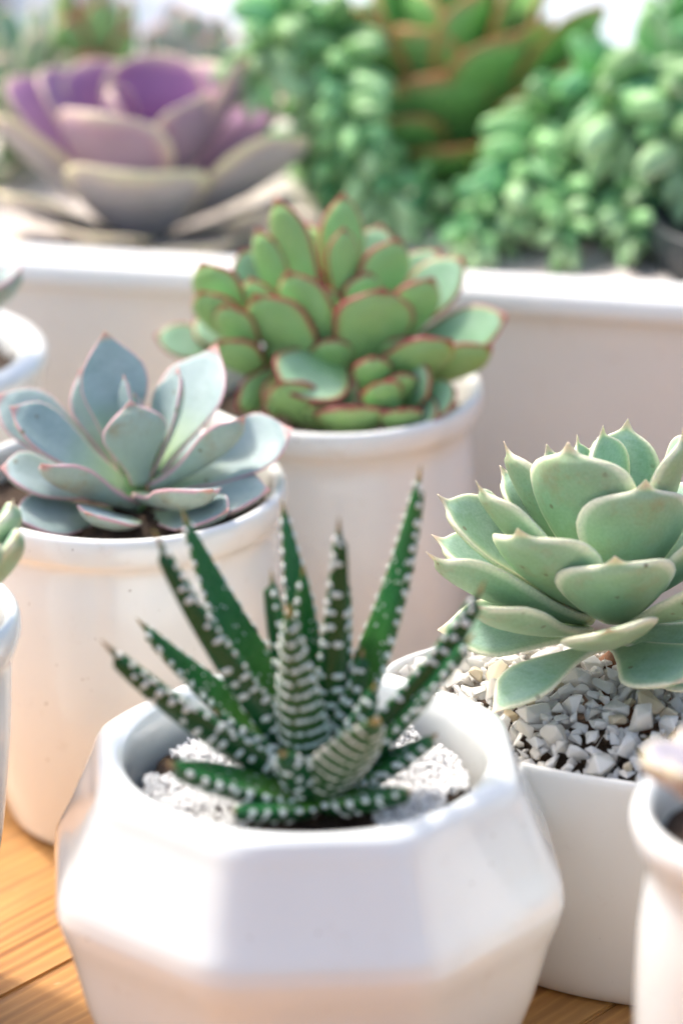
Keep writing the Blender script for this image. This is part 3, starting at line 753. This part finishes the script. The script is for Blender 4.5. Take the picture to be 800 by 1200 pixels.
# stems of the trailing plants: points (m), leaf length, number of leaves
STEMS = {
    'T1': [
        ([(0.0013, 0.262, 0.0898), (0.0125, 0.262, 0.1109), (0.0223, 0.245, 0.1098), (0.0295, 0.23, 0.0992)], 0.0115, 32),
        ([(0.0013, 0.262, 0.0898), (0.0075, 0.255, 0.1079), (0.0123, 0.24, 0.1076), (0.0221, 0.226, 0.098)], 0.0105, 30),
        ([(0, 0.262, 0.0898), (-0.005, 0.275, 0.1174), (-0.0178, 0.295, 0.1456), (-0.0252, 0.29, 0.1601)], 0.0135, 56),
        ([(-0.0013, 0.262, 0.0951), (-0.0126, 0.275, 0.1253), (-0.0136, 0.262, 0.1549), (-0.022, 0.245, 0.1496), (-0.0245, 0.24, 0.1384)], 0.014, 52),
        ([(0, 0.262, 0.0978), (-0.0037, 0.255, 0.1339), (0, 0.235, 0.1348), (0.0073, 0.228, 0.1217), (0.0171, 0.222, 0.1044)], 0.013, 62),
        ([(-0.0013, 0.262, 0.0978), (-0.0075, 0.262, 0.124), (-0.0049, 0.24, 0.123), (0, 0.23, 0.1108), (0.0061, 0.222, 0.0993)], 0.0105, 54),
        ([(-0.0013, 0.262, 0.0978), (-0.0075, 0.275, 0.1357), (-0.0025, 0.27, 0.1475), (0, 0.25, 0.1405), (-0.0025, 0.24, 0.1282)], 0.014, 40),
    ],
    'T2': [
        ([(0.0833, 0.262, 0.0872), (0.0914, 0.285, 0.1222), (0.102, 0.3, 0.1442), (0.1144, 0.3, 0.1547)], 0.0175, 42),
        ([(0.0807, 0.262, 0.0898), (0.0854, 0.27, 0.1215), (0.0886, 0.25, 0.143), (0.0946, 0.225, 0.1328), (0.0967, 0.215, 0.1195)], 0.017, 44),
        ([(0.0756, 0.262, 0.0898), (0.0748, 0.262, 0.1266), (0.0715, 0.25, 0.1379), (0.0777, 0.228, 0.1369), (0.0775, 0.222, 0.1286)], 0.016, 34),
        ([(0.0756, 0.262, 0.0898), (0.0725, 0.262, 0.1214), (0.0615, 0.245, 0.1317), (0.0512, 0.226, 0.1198), (0.0485, 0.216, 0.1103)], 0.014, 54),
        ([(0.0858, 0.262, 0.0872), (0.0969, 0.25, 0.1121), (0.1058, 0.24, 0.1205), (0.107, 0.22, 0.1115)], 0.014, 40),
    ],
    'T3': [
        ([(0.0718, 0.238, 0.0952), (0.0717, 0.245, 0.1163), (0.066, 0.232, 0.123), (0.0634, 0.215, 0.1131), (0.0637, 0.2, 0.1029)], 0.0105, 70),
        ([(0.0742, 0.238, 0.0952), (0.0829, 0.246, 0.1134), (0.0819, 0.23, 0.1172), (0.0811, 0.21, 0.1122), (0.0809, 0.2, 0.1049)], 0.01, 58),
        ([(0.0693, 0.238, 0.0939), (0.0592, 0.24, 0.1101), (0.0438, 0.222, 0.1108), (0.0375, 0.21, 0.1059), (0.0356, 0.2, 0.0991)], 0.009, 66),
        ([(0.0693, 0.238, 0.0965), (0.0596, 0.246, 0.1056), (0.0495, 0.245, 0.1137), (0.0417, 0.23, 0.1082), (0.0463, 0.22, 0.1013)], 0.011, 48),
    ],
}


# ================================================================== the setting: wooden table of glued boards
GR = R(50.5)                       # grain direction on the table
table = tag(empty('wooden_table', (0, .35, 0)), kind='structure')
table.rotation_euler.z = GR
table['label'] = 'honey coloured pine table top under the pots'
bw, bl = .115, 3.2
def board_mesh(seed):
    bm = bmesh.new()
    bmesh.ops.create_cube(bm, size=1)
    bmesh.ops.scale(bm, vec=(bl, bw - .0003, .03), verts=bm.verts)
    bmesh.ops.bevel(bm, geom=list(bm.edges), offset=.0007, segments=2, affect='EDGES')
    me = bpy.data.meshes.new('board'); bm.to_mesh(me); bm.free()
    return me
bme = board_mesh(0)
for i in range(-12, 13):
    link('board', bme, M['wood'], table, (0, i * bw - .0175, -.015))

# ================================================================== long white planter behind the pots
def planter(name, ctr, yaw, length, depth, height, mat, label, wall=.008, rad=.02):
    def ring(phi, r, z):
        # r is an inset from the outer outline
        hx, hy = length / 2 - r, depth / 2 - r
        p = 14.0
        c, s = math.cos(phi), math.sin(phi)
        # superellipse walked by angle, corners rounded
        x = math.copysign(abs(c) ** (2 / p), c) * hx
        y = math.copysign(abs(s) ** (2 / p), s) * hy
        return Vector((x, y, z))
    pr = catmull([(.012, 0), (.0085, .001), (.007, .006), (.002, height * .5), (-.001, height - .012), (-.0035, height - .007), (-.003, height - .002),
                  (0, height), (wall - .004, height), (wall, height - .003), (wall + .002, height * .5), (wall + .006, .012)], 4)
    o = link(name, loft(pr, ring, name, 220), M[mat], None, ctr)
    o.rotation_euler.z = yaw
    tag(o, label, 'planter')
    return o

PL_YAW = math.atan2(.1563 - .1916, .093 + .0954)
PL_D = .22
u = Vector((math.cos(PL_YAW), math.sin(PL_YAW), 0)); v = Vector((-u.y, u.x, 0))
PL_C = Vector((0, .1738, 0)) + v * (PL_D / 2 + .003) + u * .02
planter('long_planter', PL_C, PL_YAW, .62, PL_D, .105, 'glaze_matte', 'long white ceramic planter full of succulents standing behind the round pots')
# gravel top in the planter
def gravel_sheet():
    nx, ny = 150, 54
    vs, fs = [], []
    hx, hy = .62 / 2 - .012, PL_D / 2 - .012
    for j in range(ny):
        for i in range(nx):
            x, y = -hx + 2 * hx * i / (nx - 1), -hy + 2 * hy * j / (ny - 1)
            q = Vector((x, y, 0))
            z = .0022 * noise.noise(q * 140) + .0016 * noise.noise(q * 330) + .003 * noise.noise(q * 30)
            edge = min(i, j, nx - 1 - i, ny - 1 - j)
            vs.append((x, y, z if edge else -.02))
    for j in range(ny - 1):
        for i in range(nx - 1):
            a = j * nx + i
            fs.append((a, a + 1, a + nx + 1, a + nx))
    return mesh('gravel', vs, fs)
g = link('planter_gravel', gravel_sheet(), M['gravel'], None, PL_C + Vector((0, 0, .0985)))
g.rotation_euler.z = PL_YAW
tag(g, 'pale pinkish gravel filling the long white planter', 'gravel', kind='stuff')

planter('shallow_tray', Vector((.05, .85, 0)), R(-3), 1.1, .66, 0.024, 'tray', 'wide shallow pale tray lying on the table behind the long planter')['category'] = 'tray'

# ================================================================== pots
# blue echeveria's pot
H = .088
pot_b = lathe_pot('round_pot', [(.026, 0), (.0295, .0008), (.0315, .004), (.0350, .016), (.0385, .034), (.0402, .052), (.0403, .070), (.0396, .079), (.0399, .0825),
    (.0413, .0850), (.0418, .0885), (.0414, .0912), (.0402, .092), (.0388, .0915), (.0378, .089), (.0370, .082), (.036, .055), (.033, .03), (.026, .008)],
    (-.0555, .0565, 0), M['glaze_warm'], 'round white glazed pot holding the powdery blue rosette')
soil_disc(.0368, (-.0555, .0565, .0845), 'dark soil under the powdery blue rosette')
# red-edged plant's pot
pot_g = lathe_pot('round_pot', [(.026, 0), (.0292, .0008), (.031, .004), (.0335, .016), (.0362, .036), (.0372, .056), (.0366, .073), (.0362, .080), (.0372, .084),
    (.0388, .0865), (.0394, .0895), (.039, .0922), (.0378, .093), (.0364, .0924), (.0354, .090), (.0346, .083), (.034, .06), (.031, .03), (.025, .008)],
    (-.0016, .124, 0), M['glaze_matte'], 'round white pot holding the red edged green rosettes against the long planter')
soil_disc(.0344, (-.0016, .124, .084), 'dark soil under the red edged green rosettes')
# pot cut by the left edge, with green leaves
lathe_pot('round_pot', [(.020, 0), (.0225, .0008), (.0238, .004), (.0268, .022), (.0305, .045), (.0328, .068), (.0335, .084), (.0340, .089),
    (.0352, .092), (.0360, .0952), (.0357, .0985), (.0345, .1), (.0330, .0996), (.0318, .097), (.031, .09), (.030, .07), (.027, .04), (.02, .008)],
    (-.1100, -.046, 0), M['glaze'], 'tapered white pot with rolled rim and small green rosette beside the blue one')
soil_disc(.0308, (-.1100, -.046, .092), 'brown soil in the tapered white pot')
# pot at the lower right, tall with rolled rim
lathe_pot('round_pot', [(.027, 0), (.030, .0008), (.0318, .004), (.0340, .02), (.0352, .042), (.0350, .062), (.0338, .075), (.0335, .080), (.0345, .085),
    (.0362, .0885), (.0369, .0918), (.0364, .0942), (.0350, .0955), (.0330, .0948), (.0318, .0925), (.0311, .087), (.031, .06), (.029, .03), (.024, .008)],
    (.0982, -.1396, 0), M['glaze'], 'white pot with thick rolled rim in front of the quartz filled oval pot')
soil_disc(.0310, (.0982, -.1396, .085), 'dark soil in the white pot with the mauve leaves')
# far left pot with thick flat rim
lathe_pot('round_pot', [(.022, 0), (.0245, .0008), (.026, .004), (.030, .03), (.0345, .07), (.0385, .093), (.0398, .098), (.0398, .1005), (.038, .102), (.0345, .102),
    (.032, .1), (.031, .095), (.029, .07), (.025, .03), (.02, .01)],
    (-.1182, .128, 0), M['glaze'], 'white pot with thick flat rim between the blue rosette and the long planter')
soil_disc(.0305, (-.1182, .128, .095), 'brown soil in the thick rimmed white pot')

# oval pot of the mint echeveria
OV_A = math.atan2(-.349, .937)
def oval(phi, r, z):
    p = Vector((r * math.cos(phi), r * .589 * math.sin(phi), z))
    p.rotate(Matrix.Rotation(OV_A, 3, 'Z'))
    return p
OVC = Vector((.0725, -.0250, 0))
pr = catmull([(.043, 0), (.0475, .0009), (.0515, .0045), (.0548, .0115), (.0590, .025), (.0622, .038), (.0652, .050), (.0672, .058), (.0680, .0622), (.0678, .0640),
              (.0668, .0650), (.0655, .0645), (.0646, .062), (.0635, .054), (.060, .036), (.052, .018), (.043, .009)], 4)
o = link('oval_pot', loft(pr, oval, 'oval_pot', 128), M['glaze_warm'], None, OVC)
tag(o, 'oval white pot heaped with quartz chips holding the mint green rosette', 'pot')
soil_disc(.0625, OVC + Vector((0, 0, .052)), 'dark soil between the quartz chips in the oval pot', .0015, oval, dome=.0065)

# faceted pot
FP = Vector((-.0080, -.0782, 0))
prof = [(.038, 0, 30), (.0410, .0006, 30), (.0430, .003, 30), (.0464, .012, 30), (.0508, .0255, 30), (.0541, .0395, 30), (.0562, .0458, 30), (.0570, .0495, 30), (.0565, .0532, 30),
        (.0534, .0600, 30), (.0507, .0668, 30), (.0484, .0728, 30), (.0473, .0762, 28), (.0463, .0784, 20), (.0449, .0796, 15), (.0432, .0800, 10), (.0415, .0797, 7),
        (.0402, .0788, 5), (.0395, .0767, 4), (.0393, .070, 4), (.0390, .060, 4), (.038, .045, 4), (.034, .02, 4), (.027, .006, 4)]
vs, fs, seg = [], [], 192
# refine the profile
fine = []
for i in range(len(prof) - 1):
    for j in range(3):
        t = j / 3
        fine.append([prof[i][q] * (1 - t) + prof[i + 1][q] * t for q in range(3)])
fine.append(list(prof[-1]))
def facet_pt(phi, r, z, k):
    rot = R(-90 + 4)
    cs = [math.cos(phi - rot - math.pi / 4 * i) for i in range(8)]
    sm = sum(c ** k for c in cs if c > 0)
    n0_ = sum(c ** k for c in [math.cos(math.pi / 4 * i) for i in range(8)] if c > 0)
    rr = r / sm ** (1 / k) * n0_ ** (1 / k) * (1 + .035 * min(1, 6 / k))
    return Vector((rr * math.cos(phi), rr * math.sin(phi), z))
for (r, z, k) in fine:
    for i in range(seg): vs.append(facet_pt(2 * math.pi * i / seg, r, z, k))
for j in range(len(fine) - 1):
    for i in range(seg):
        a, b = j * seg + i, j * seg + (i + 1) % seg
        fs.append((a, b, b + seg, a + seg))
fs.append(tuple(reversed(range(seg)))); fs.append(tuple(range((len(fine) - 1) * seg, len(fine) * seg)))
o = link('faceted_pot', mesh('faceted_pot', vs, fs), M['glaze'], None, FP)
tag(o, 'large faceted white glazed pot holding the white banded zebra plant', 'pot')
soil_disc(.0375, FP + Vector((0, 0, .0680)), 'dark soil round the zebra plant in the faceted pot', .0022)

# white grit lying on that soil: thousands of grains in one mesh
def grit(loc, rmax, n, seed, label, hole):
    rn = random.Random(seed)
    kinds = [hull(1, .85, .7, 9, 50 + q) for q in range(5)]
    data = []
    for me in kinds:
        data.append(([v.co.copy() for v in me.vertices], [tuple(p.vertices) for p in me.polygons]))
        bpy.data.meshes.remove(me)
    vs, fs = [], []
    k = 0
    while k < n:
        a, rr = rn.uniform(0, 2 * math.pi), rmax * math.sqrt(rn.random())
        p = Vector((rr * math.cos(a), rr * math.sin(a), 0))
        if noise.noise(p * 75 + Vector((3, 1, seed))) + hole(p) < -.12: continue
        h = .0025 * noise.noise(p * 90) + .0028
        s = rn.uniform(.0005, .0011)
        V, Fc = rn.choice(data)
        rot = Matrix.Rotation(rn.uniform(0, 6.3), 3, 'Z') @ Matrix.Rotation(rn.uniform(-.7, .7), 3, 'X')
        o0 = len(vs)
        c = p + Vector((0, 0, h + rn.uniform(-.0008, .0010)))
        vs.extend([rot @ (q * s) + c for q in V])
        fs.extend([tuple(o0 + i for i in f) for f in Fc])
        k += 1
    o = link('white_grit', mesh('white_grit', vs, fs, False), M['grit'], None, loc)
    tag(o, label, 'grit', kind='stuff')
grit(FP + Vector((0, 0, .0684)), .0365, 8500, 4, 'fine white grit scattered on the soil in the faceted pot',
     lambda p: .45 - 1.3 * math.exp(-((p.x - .000) / .017) ** 2 - ((p.y + .026) / .010) ** 2) - 1.1 * math.exp(-((p.x + .034) / .008) ** 2 - ((p.y - .004) / .014) ** 2))

# ================================================================== quartz chips in the oval pot
qroot = tag(empty('quartz_chips', OVC + Vector((0, 0, .0595))), 'white quartz chips heaped round the mint green rosette in the oval pot', 'gravel')
qk = [hull(1, random.uniform(.62, .95), random.uniform(.5, .8), random.randint(8, 12), 100 + i) for i in range(14)]
qt = [hull(1, random.uniform(.62, .9), random.uniform(.5, .8), 13, 300 + i) for i in range(3)]
for me in qk: me.materials.append(M['quartz'])
for me in qt: me.materials.append(M['tan_stone'])
rn = random.Random(12)
def oval_f(p):
    q = p.copy(); q.rotate(Matrix.Rotation(-OV_A, 3, 'Z'))
    return (q.x / .0630) ** 2 + (q.y / .0371) ** 2
def heap(n, sizes, over, xmax, lift, seed):
    rn = random.Random(seed)
    got, tries = [], 0
    while len(got) < n and tries < 30000:
        tries += 1
        p = Vector((rn.uniform(-.066, xmax), rn.uniform(-.05, .05), 0))
        lo, hi = rn.choice(sizes)
        s = rn.uniform(lo, hi)
        f = oval_f(p)
        if f > (1 - s * 17) ** 2 * 1.06: continue
        if any((p - g_[0]).length < (s + g_[1]) * over for g_ in got): continue
        got.append((p, s))
    out = []
    for (p, s) in got:
        f = min(1, oval_f(p))
        out.append((Vector((p.x, p.y, .0125 * (1 - f) ** .8 + lift + rn.uniform(-.0006, .0010))), s,
                    (rn.uniform(-.8, .8), rn.uniform(-.8, .8), rn.uniform(0, 6.28)), rn))
    return out
# lower layer, hidden between the chips on top: one mesh
vs, fs = [], []
for (p, s, e, q_) in heap(700, [(.0020, .0038)], .36, .066, .0006, 3):
    me = rn.choice(qk)
    mt = Matrix.LocRotScale(p, __import__('mathutils').Euler(e), Vector((s, s, s)))
    o0 = len(vs)
    vs.extend([mt @ v_.co for v_ in me.vertices]); fs.extend([tuple(o0 + i for i in f.vertices) for f in me.polygons])
lo_ = link('lower_stones', mesh('lower_stones', vs, fs, False), M['quartz'], qroot)
lo_['kind'] = 'stuff'
for (p, s, e, q_) in heap(300, [(.0022, .0038), (.0038, .0054), (.0048, .0066)], .50, .030, .0022, 8):
    so = link('stone', rn.choice(qt if rn.random() < .08 else qk), None, qroot, p)
    so.rotation_euler = e
    so.scale = (s, s, s)

# ================================================================== rosettes
rosette('blue_rosette_plant', ORG['B'], TAB['B'], 'blue', 'powdery blue rosette succulent with thin pink leaf edges', 'succulent', 'spoon', wav=.06, stem_r=.005)
root = rosette('mint_rosette_plant', ORG['R'], TAB['R'], 'mint', 'mint green rosette succulent with pale margins and sharp leaf tips', 'succulent', 'round', wav=.035, keel=.05, stem_r=.005, stem_len=.012, stem_mat='stem')
# old dry stem that shows under the lowest leaves
vs, fs = [], []
path = [Vector((.0010, .002, -.004)), Vector((.0020, -.004, -.0075)), Vector((.0045, -.0085, -.0115)), Vector((.0075, -.0120, -.0165))]
for j, p in enumerate(path):
    for i in range(14):
        a = 2 * math.pi * i / 14
        r_ = (.0045, .0040, .0046, .0036)[j] * (1 + .25 * noise.noise(Vector((math.cos(a) * 2, math.sin(a) * 2, j * 1.7))))
        vs.append(p + Vector((math.cos(a) * r_, math.sin(a) * r_ * .6, math.sin(a) * r_ * .8)))
for j in range(3):
    for i in range(14):
        a, b = j * 14 + i, j * 14 + (i + 1) % 14
        fs.append((a, b, b + 14, a + 14))
fs += [tuple(reversed(range(14))), tuple(range(42, 56))]
link('dry_stem', mesh('dry_stem', vs, fs), M['stem'], root)
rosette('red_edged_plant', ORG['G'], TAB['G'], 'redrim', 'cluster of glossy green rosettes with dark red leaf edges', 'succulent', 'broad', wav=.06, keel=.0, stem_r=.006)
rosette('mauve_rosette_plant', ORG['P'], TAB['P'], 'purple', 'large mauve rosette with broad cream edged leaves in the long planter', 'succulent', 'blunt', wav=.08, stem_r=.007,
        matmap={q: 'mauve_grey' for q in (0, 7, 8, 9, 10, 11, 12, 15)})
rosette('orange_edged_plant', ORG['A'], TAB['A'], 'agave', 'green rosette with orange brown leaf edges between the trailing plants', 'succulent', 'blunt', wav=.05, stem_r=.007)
rosette('small_green_rosette', ORG['L'], TAB['L'], 'mint', 'small green rosette in the tapered white pot', 'succulent', 'round')
rosette('mauve_leaf_plant', ORG['F'], TAB['F'], 'mauve_pale', 'mauve grey rosette leaning over the thick rolled rim', 'succulent', 'blunt', wav=.08)
rosette('pale_blue_rosette', ORG['K'], TAB['K'], 'blue', 'pale blue rosette in the thick rimmed white pot', 'succulent', 'spoon')
for i, key in enumerate(['S1', 'S2', 'S3', 'S4']):
    rosette('young_rosette', ORG[key], TAB[key], ['mint', 'redrim', 'blue', 'mint'][i], ['pale green young rosette behind the mauve one', 'reddish green young rosette behind the mauve one',
        'grey green young rosette behind the mauve one', 'mint green young rosette at the far side of the mauve one'][i], 'succulent', 'blunt', wav=.08)

# ================================================================== zebra plant
def zebra():
    root = tag(empty('zebra_plant', ORG['Z']), 'dark green zebra plant with raised white bands on pointed leaves', 'succulent')
    st = loft([(.006, -.006), (.007, 0), (.006, .006), (.002, .009)], circ, 'stem', 16)
    link('stem', st, M['green_stem'], root)
    rn = random.Random(5)
        # one smooth flattened bump
    bumpv, bumpf = [], []
    for j in range(4):
        el_ = j / 3 * math.pi / 2
        for i in range(8):
            a = 2 * math.pi * i / 8
            bumpv.append(Vector((math.cos(a) * math.cos(el_), math.sin(a) * math.cos(el_), math.sin(el_))) if j < 3 else Vector((math.cos(a) * .05, math.sin(a) * .05, 1)))
    for j in range(3):
        for i in range(8):
            a, b = j * 8 + i, j * 8 + (i + 1) % 8
            bumpf.append((a, b, b + 8, a + 8))
    bumpf.append(tuple(range(24, 32)))
    for i, row in enumerate(TAB['Z']):
        B, T = Vector(row[0:3]) * .001, Vector(row[3:6]) * .001
        wd, bend, roll, cup, th = [row[6] * .001, row[7], row[8], row[9], row[10] * .001]
        pr = row[11] or 'lance'
        dry = row[12]
        n0 = upper_dir(B, T, Vector((0, 0, 0)), roll)
        me = leaf_mesh(B, T, n0, wd, bend, cup, th, pr, i + 31, wav=.03, keel=.30)
        lf = link('leaf', me, M['haw_dry' if dry else 'haw'], root, B)
        # tubercles: bands across the underside, a row of teeth on both margins, few dots on the upper face
        L, at = leaf_frame(Vector((0, 0, 0)), T - B, n0, bend)
        pt, pw = [p[0] for p in PROFILES[pr]], [p[1] for p in PROFILES[pr]]
        vs, fs = [], []
        def surf(t, a):
            p, tg, s, n = at(t)
            wq = float(np.interp(t, pt, pw)); hw = wd / 2 * wq
            thk = th * min(1, (.30 + .70 * wq ** .6)) * (1 if t < .9 else max(.12, wq ** .55))
            ca, sa = math.cos(a), math.sin(a)
            x = math.copysign(abs(ca) ** .8, ca); up = math.copysign(abs(sa) ** 1.2, sa)
            zz = up * thk * (.36 if up > 0 else .64 + .30 * (1 - abs(x))) + cup * hw * x * x * min(1, wq * 1.2)
            return p + s * (x * hw) + n * zz
        def put(t, a, su, sv, sh):
            c = surf(t, a)
            tu = (surf(t, a + .03) - surf(t, a - .03)).normalized()
            tv = (surf(min(1, t + .01), a) - surf(max(0, t - .01), a)).normalized()
            nn = tu.cross(tv).normalized()
            p0, _, _, _ = at(t)
            if nn.dot(c - p0) < 0: nn = -nn
            o0 = len(vs)
            vs.extend([c + tu * (q.x * su) + tv * (q.y * sv) + nn * (q.z * sh - sh * .3) for q in bumpv])
            fs.extend([tuple(o0 + k for k in f) for f in bumpf])
        nb = int(L / (0.0045 if not dry else .0040))
        for b in range(1, nb + 1):
            t = .10 + .86 * b / (nb + 1)
            wq = float(np.interp(t, pt, pw)); hw = wd / 2 * wq
            # band runs over the underside from margin to margin
            npc = max(2, int(hw * 2.6 / (.0023 if not dry else .0014)))
            gap = rn.random() + (1 if dry else 0)
            for q in range(npc):
                a = math.pi + math.pi * (q + .5 + rn.uniform(-.12, .12)) / npc
                if gap < .35 and rn.random() < .30: continue
                if rn.random() < (.03 if dry else .17): continue
                sw = hw * 1.9 / npc * (rn.uniform(.60, .95) if dry else rn.uniform(.40, .92))
                put(min(.985, t + rn.uniform(-1, 1) * (.004 if dry else .012) + .012 * math.sin((a - math.pi)) * -1), a, max(.0006, sw) * (1.25 if dry else 1), rn.uniform(.0006, .0009) * (.7 if dry else 1), .0003 if dry else .00045)
        nt_ = int(L / .0040)
        for b in range(nt_):
            t = .12 + .85 * (b + rn.uniform(-.2, .2)) / nt_
            for a in (0.0, math.pi):
                put(min(.99, max(.02, t)), a, rn.uniform(.0005, .0008), rn.uniform(.0007, .0011), .0008)
        for b in range(int(L / .0016)):
            put(rn.uniform(.1, .7), rn.uniform(.5, math.pi - .5), .00028, .0004, .0002)
        tme = mesh('tubercles', vs, fs)
        to = link('tubercles', tme, M['tub_dry' if pr == 'stub' and dry else 'tub'], lf)
        to['kind'] = 'stuff'
    return root
zebra()

# ================================================================== trailing plants with plump leaves
def bead_mesh(L, wd, th, seed):
    return leaf_mesh(Vector((0, 0, 0)), Vector((0, 0, L)), Vector((0, -1, 0)), wd, .10, .05, th, 'bead', seed, nv=10, wav=.03, keel=.1)

def trailing(name, org, stems, mat, label, seed):
    root = tag(empty(name, org), label, 'succulent')
    rn = random.Random(seed)
    org = Vector(org)
    beads = [bead_mesh(1.0, .46 * q, .40 * q, seed + i) for i, q in enumerate((1.0, 1.1, .92))]
    for me in beads: me.materials.append(M[mat])
    deep = [q.copy() for q in beads]; pale = [q.copy() for q in beads]
    for a_, b_ in zip(deep, pale):
        a_.materials[0] = M['sedum_deep']; b_.materials[0] = M['sedum_pale']
    for pts, length, n in stems:
        P = [Vector(p) - org for p in pts]
        line = catmull([tuple(p) for p in P], 10)
        vs, fs = [], []
        rad = length * .14
        for j, p in enumerate(line):
            tg = (line[min(j + 1, len(line) - 1)] - line[max(j - 1, 0)]).normalized()
            s1 = tg.orthogonal().normalized(); s2 = tg.cross(s1)
            for i in range(8):
                a = 2 * math.pi * i / 8
                vs.append(p + (s1 * math.cos(a) + s2 * math.sin(a)) * rad)
        for j in range(len(line) - 1):
            for i in range(8):
                a, b = j * 8 + i, j * 8 + (i + 1) % 8
                fs.append((a, b, b + 8, a + 8))
        fs.append(tuple(reversed(range(8)))); fs.append(tuple(range(len(vs) - 8, len(vs))))
        link('stem', mesh('stem', vs, fs), M['green_stem'], root)
        # reference frame carried along the stem
        ref = Vector((.3, -.5, .8)).normalized()
        for k in range(n):
            f = k / (n - 1)
            x = f * (len(line) - 1)
            j = min(int(x), len(line) - 2)
            p = line[j].lerp(line[j + 1], x - j)
            tg = (line[j + 1] - line[j]).normalized()
            s1 = (ref - tg * ref.dot(tg)).normalized(); s2 = tg.cross(s1)
            a = k * 2.39996 + rn.uniform(-.5, .5)
            out = s1 * math.cos(a) + s2 * math.sin(a)
            tip = max(0, (f - .86) / .14)
            d = (out * (1 - .75 * tip) + tg * (.55 + 1.1 * tip)).normalized()
            sc = length * rn.uniform(.66, 1.22) * (1 - .35 * tip)
            kind = pale if f > rn.uniform(.70, .95) else (deep if rn.random() < .30 else beads)
            o = link('leaf', rn.choice(kind), None, root, p + out * rad * .6)
            o.rotation_euler = d.to_track_quat('Z', 'Y').to_euler()
            o.scale = (sc, sc, sc)
    return root
for (nm, key, mt, lb, sd_) in (('trailing_plant', 'T1', 'sedum', 'trailing plump leaved green plant beside the mauve rosette', 21),
                               ('trailing_plant', 'T2', 'sedum', 'bushy large leaved trailing plant beside the orange edged rosette', 22),
                               ('trailing_plant', 'T3', 'sedum', 'low trailing plant with pale rosette tips on the gravel near the black pot', 23),
                               ):
    trailing(nm, ORG[key], STEMS[key], mt, lb, sd_)

# ================================================================== black nursery pot and clay pot behind
o = link('nursery_pot', loft(catmull([(.024, 0), (.025, .001), (.0285, .03), (.0295, .036), (.0310, .0365), (.0312, .044), (.0305, .0452), (.0290, .045), (.0285, .042), (.027, .02), (.02, .012)], 3), circ, 'nursery_pot', 64),
         M['black'], None, ORG['blk'])
tag(o, 'black plastic nursery pot sunk in the gravel of the planter', 'pot')
o = link('clay_pot', loft(catmull([(.03, 0), (.032, .001), (.040, .05), (.046, .085), (.0465, .088), (.0505, .089), (.052, .108), (.051, .110), (.047, .110), (.045, .106), (.042, .07), (.03, .02)], 3), circ, 'clay_pot', 64),
         M['terracotta'], None, ORG['clay'])
tag(o, 'brown clay pot standing behind the long planter', 'pot')
